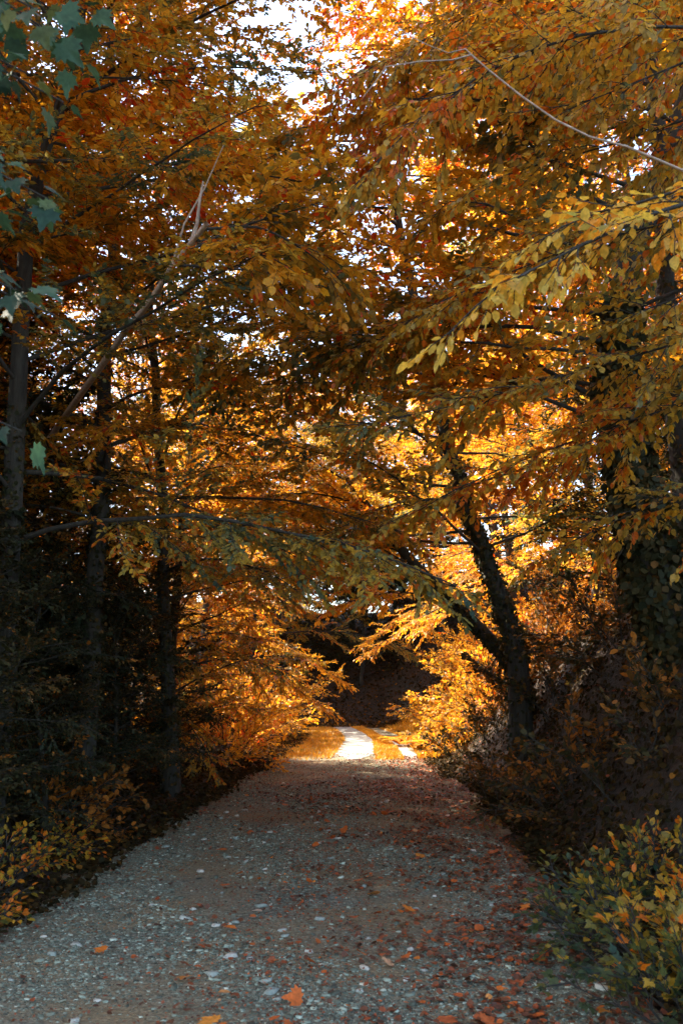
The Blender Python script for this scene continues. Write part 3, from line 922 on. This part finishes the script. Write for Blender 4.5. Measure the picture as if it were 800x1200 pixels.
Fo = Foliage()
reach(Fo, nb, [(1150, 240, 5.0), (860, 215, 4.7), (725, 265, 4.4), (575, 340, 4.3)], .02, gap=.09, twig_gap=.06, twig_len=.2, spread=.12, sub_min=.14, start=.35)
reach(Fo, nb, [(1150, 150, 5.0), (900, 180, 4.9), (780, 230, 4.8), (690, 250, 4.7)], .02, gap=.14, twig_gap=.08, twig_len=.22, spread=.12, sub_min=.15, start=.3)
Fo.build(nroot, 'yellow_leaf', .068, .030, (.62, .22), T_OVAL, hang=.2)
Fo = Foliage()
for pix in [
    [(1100, 60, 6.0), (800, 20, 6.0), (640, 40, 6.0), (520, 110, 6.0), (440, 190, 6.0)],
    [(1150, -60, 6.5), (850, -60, 6.5), (700, 10, 6.5), (590, 60, 6.6)],
    [(1100, 330, 7.0), (860, 380, 7.0), (700, 430, 7.0), (560, 470, 7.2), (420, 500, 7.6)],
    [(1100, 260, 6.5), (800, 250, 6.8), (640, 300, 7.0), (500, 360, 7.3)],
    [(1100, 420, 7.0), (860, 450, 7.4), (720, 500, 7.6), (600, 540, 7.8), (480, 600, 8.2)],
    [(1100, 120, 6.0), (850, 120, 6.3), (720, 170, 6.5), (600, 200, 6.6)],
    [(1100, -90, 7.6), (800, -80, 7.6), (620, -20, 7.6), (500, 40, 7.7), (400, 110, 7.9)],
    [(1100, -20, 8.2), (800, 0, 8.2), (640, 40, 8.2), (520, 90, 8.4), (420, 170, 8.6)],
    [(1100, 180, 8.8), (800, 240, 8.8), (640, 310, 8.9), (480, 380, 9.2), (400, 420, 9.4)],
    [(1100, -20, 6.0), (880, 40, 6.0), (760, 90, 6.2), (660, 130, 6.3)],
    [(1100, 180, 6.0), (900, 290, 6.3), (800, 350, 6.5), (700, 380, 6.8)],
    [(1100, -150, 7.0), (900, -80, 7.0), (780, 0, 7.0), (690, 70, 7.2)],
    [(1100, 60, 7.4), (900, 120, 7.4), (780, 190, 7.4), (660, 260, 7.6)],
    [(1150, 300, 7.0), (950, 340, 7.4), (830, 420, 7.8), (730, 470, 8.2)],
    [(1100, 560, 7.0), (900, 560, 7.4), (760, 590, 7.8), (660, 640, 8.2)],
]:
    reach(Fo, nb, pix, .016, gap=.11, twig_gap=.07, twig_len=.28, spread=.22, start=.25)
Fo.build(nroot, 'ochre_leaf', .066, .028, (.72, .24), T_OVAL, crown_name='lower_crown', branch_name='limbs', hang=.3)
tag(nroot, 'near elm on the right with long yellow leaf sprays sloping down to the left', 'tree', 'trees of the right bank')

# bare twig arching through the top
T = Tubes()
W = np.array([at(*p) for p in [(735, 172, 4.6), (690, 160, 4.6), (650, 140, 4.6), (610, 112, 4.6), (570, 80, 4.6), (550, 62, 4.6)]]) - nb
T.tube(W, np.linspace(.0065, .004, 6), 5)
W = np.array([at(*p) for p in [(552, 64, 4.6), (530, 70, 4.6), (490, 72, 4.6), (452, 78, 4.6), (440, 95, 4.6), (425, 114, 4.6)]]) - nb
T.tube(W, np.linspace(.005, .002, 6), 5)
W = np.array([at(*p) for p in [(558, 70, 4.6), (545, 57, 4.6), (525, 62, 4.6), (500, 52, 4.6), (480, 42, 4.6), (465, 30, 4.6)]]) - nb
T.tube(W, np.linspace(.004, .0018, 6), 5)
W = np.array([at(*p) for p in [(730, 170, 4.6), (800, 200, 4.7), (900, 220, 5), (1100, 260, 5.2)]]) - nb
T.tube(W, np.linspace(.0065, .012, 4), 5)
T.build('bare_twig', M['pale_bark'], nroot)


# ------------------------------------------------------------------ shrubs
def shrub(name, x, y, rx, ry, h, nstem, leaf, size, label, grp, tone=(.5, .25), tmpl=T_OVAL, cat='shrub', tint=(1, 1, 1), gap=.035, width_flat=.5, tgap=.07):
    reseed(label)
    z = float(height(x, y))
    root = empty(name, (x, y, z))
    if leaf == 'sunlit_leaf': h *= 1.12
    Fo = Foliage()
    for k in range(nstem):
        a = rng.uniform(0, 6.28); rr = math.sqrt(rng.random())
        bx, by = rx * .6 * rr * math.cos(a), ry * .6 * rr * math.sin(a)
        bz = float(height(x + bx, y + by)) - z - .03
        d = (math.cos(a) * .8 * rr + rng.normal(0, .2), math.sin(a) * .8 * rr + rng.normal(0, .2), .9)
        L = h * rng.uniform(.7, 1.2)
        pts = Fo.bend((bx, by, bz), d, L, 6, .10, .10)
        Fo.limb(pts, .006 + .003 * L, gap=.08, twig_gap=tgap, twig_len=.17, start=.12, spread=.22, sides=4, sub_min=.14)
    b, c = Fo.build(root, leaf, size, gap, tone, tmpl, flat=width_flat, branch_name='stems', crown_name='foliage')
    c.color = (*tint, 1)
    tag(root, label, cat, grp)
    return root


G1 = 'golden bushes along the sunny stretch'
for (x, y, rx, ry, h, ns, label) in [
    (-2.45, 19.6, .8, 1.0, 1.5, 16, 'amber bush at the left where the shade ends'),
    (-2.3, 22.2, .8, 1.2, 1.7, 18, 'bright orange bush left of the wheel tracks'),
    (-2.1, 27.6, .6, .9, 1.3, 16, 'low orange bush at the left edge of the wheel tracks'),
    (-2.5, 32.2, .8, .9, 2.2, 16, 'bushy golden shrub left of the tunnel mouth'),
    (-2.7, 25.5, .9, 1.3, 2.0, 18, 'tall amber bush left of the tracks, farther along'),
    (-3.6, 29.0, 1.0, 1.4, 2.2, 18, 'amber bush on the left before the bend'),
    (2.75, 23.6, .7, 1.0, .8, 16, 'low golden bush just behind the larger fern'),
    (2.75, 26.6, .7, 1.0, .9, 16, 'low golden bush past the larger fern'),
    (2.9, 29.8, .7, 1.0, 1.1, 16, 'low golden bush on the right near the end of the wheel tracks'),
    (4.6, 33.2, .9, 1.0, 2.2, 18, 'tall golden bush on the right of the tunnel mouth'),
    (2.55, 21.3, .6, .8, .7, 16, 'smallest amber bush at the right where the shade ends'),
    (3.1, 20.3, .7, 1.0, 1.1, 16, 'low amber bush at the right where the shade ends'),
    (3.6, 22.6, .8, 1.2, 1.5, 18, 'bright orange bush on the right bank'),
    (3.8, 25.2, .8, 1.3, 1.6, 18, 'orange bush on the right bank behind the fern'),
    (4.1, 28.3, .8, 1.3, 1.7, 18, 'golden bush on the right before the bend'),
    (4.4, 31.6, .9, 1.3, 1.9, 18, 'golden bush beside the mouth of the dark tunnel'),
    (4.9, 24.0, 1.0, 1.3, 2.0, 18, 'tall golden bush higher up the right bank'),
    (4.4, 21.2, 1.0, 1.3, 1.9, 18, 'golden bush up the bank behind the leaning trunks'),
    (5.3, 28.6, 1.2, 1.3, 2.3, 18, 'tall golden bush up the bank near the bend'),
]:
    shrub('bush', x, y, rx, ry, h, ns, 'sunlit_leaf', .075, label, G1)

G2 = 'dim bushes under the trees'
for (x, y, h, label) in [
    (-2.9, 15.8, 1.3, 'dim rusty bush at the foot of the left trunks'),
    (-3.2, 11.0, .9, 'dark low bush between the left trunks'),
    (-4.4, 12.4, 1.6, 'dark bush farther back between the left trunks'),
    (-4.2, 8.2, 1.2, 'dark bush at the left edge behind the verge plants'),
    (2.9, 9.2, .8, 'dim ivy bush at the foot of the thick right trunk'),
    (2.5, 11.4, .8, 'dim ivy bush on the right bank past the thick trunk'),
    (3.6, 12.6, 1.3, 'tall dim bush on the right bank between the trunks'),
    (2.2, 14.0, .7, 'low dim bush at the foot of the leaning trunks'),
    (3.2, 16.4, 1.2, 'dim bush on the bank beyond the leaning trunks'),
    (4.3, 9.8, 1.3, 'dim bush high on the bank at the right edge'),
    (2.75, 17.4, .9, 'rusty bush on the bank just behind the leaning trunks'),
    (3.3, 18.6, 1.2, 'taller rusty bush behind the leaning trunks'),
    (3.9, 17.2, 1.3, 'rusty bush highest on the bank behind the leaning trunks'),
    (2.55, 18.9, .7, 'low rusty bush where the right bank meets the sunny stretch'),
    (3.3, 14.6, 1.2, 'rusty bush on the bank right of the leaning trunks'),
]:
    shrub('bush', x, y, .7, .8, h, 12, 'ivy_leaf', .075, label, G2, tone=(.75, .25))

G3 = 'brambles on the verges'
for (x, y, rx, ry, h, ns, label) in [
    (1.85, 5.1, .65, .6, .50, 26, 'bramble in the lower right corner with orange leaves'),
    (1.95, 6.1, .7, .6, .50, 26, 'green and yellow bramble on the right verge'),
    (2.15, 7.2, .7, .6, .46, 24, 'bramble at the top of the right hand patch'),
    (-2.55, 6.6, .45, .6, .45, 12, 'low mossy bramble at the left edge of the road'),
    (-2.75, 7.9, .45, .6, .55, 12, 'low orange tipped bramble on the left verge'),
    (-2.75, 9.3, .4, .6, .5, 10, 'small dim bramble farthest along the left verge'),
]:
    shrub('bramble', x, y, rx, ry, h * (.95 if x > 0 else .7), int(ns * 1.9), 'bramble_leaf', .054 if x > 0 else .052, label, G3, tone=(.58, .24), cat='bramble', tgap=.07, gap=.05, tmpl=T_MAPLE if y < 5.5 else T_OVAL)

# ferns on the sunny right bank
for (x, y, label) in [(1.55, 25.8, 'bright fern beside the narrow wheel track'), (2.0, 24.2, 'larger fern at the foot of the right bank')]:
    root = empty('fern', (x, y, float(height(x, y))))
    for k in range(9):
        a = k * .7 + rng.normal(0, .1); T = Tubes()
        t = np.linspace(0, 1, 9)
        L = rng.uniform(.5, .75)
        pts = np.stack([math.cos(a) * L * t, math.sin(a) * L * t, L * (1.0 * t - .75 * t ** 2)], -1)
        tt = np.linspace(.12, .98, 26); c = np.stack([np.interp(tt, t, pts[:, j]) for j in range(3)], -1)
        d = norm(pts[-1] - pts[0]); sd = norm(np.cross(d, UP))
        P = np.concatenate([c, c]); n2 = len(P)
        D = norm(np.concatenate([np.tile(sd + d * .35, (26, 1)), np.tile(-sd + d * .35, (26, 1))]))
        szf = np.tile(.16 * np.sin(np.pi * np.clip(tt * .9 + .1, 0, 1)) + .02, 2)
        leaf_mesh('frond', P, D, np.tile(UP + d * .3, (n2, 1)), szf, rng.random(n2), T_LONG, M['sunlit_leaf'], root)
    tag(root, label, 'fern', 'ferns on the sunny bank')

print('objects', len(bpy.data.objects), 'verts', sum(len(m.vertices) for m in bpy.data.meshes))
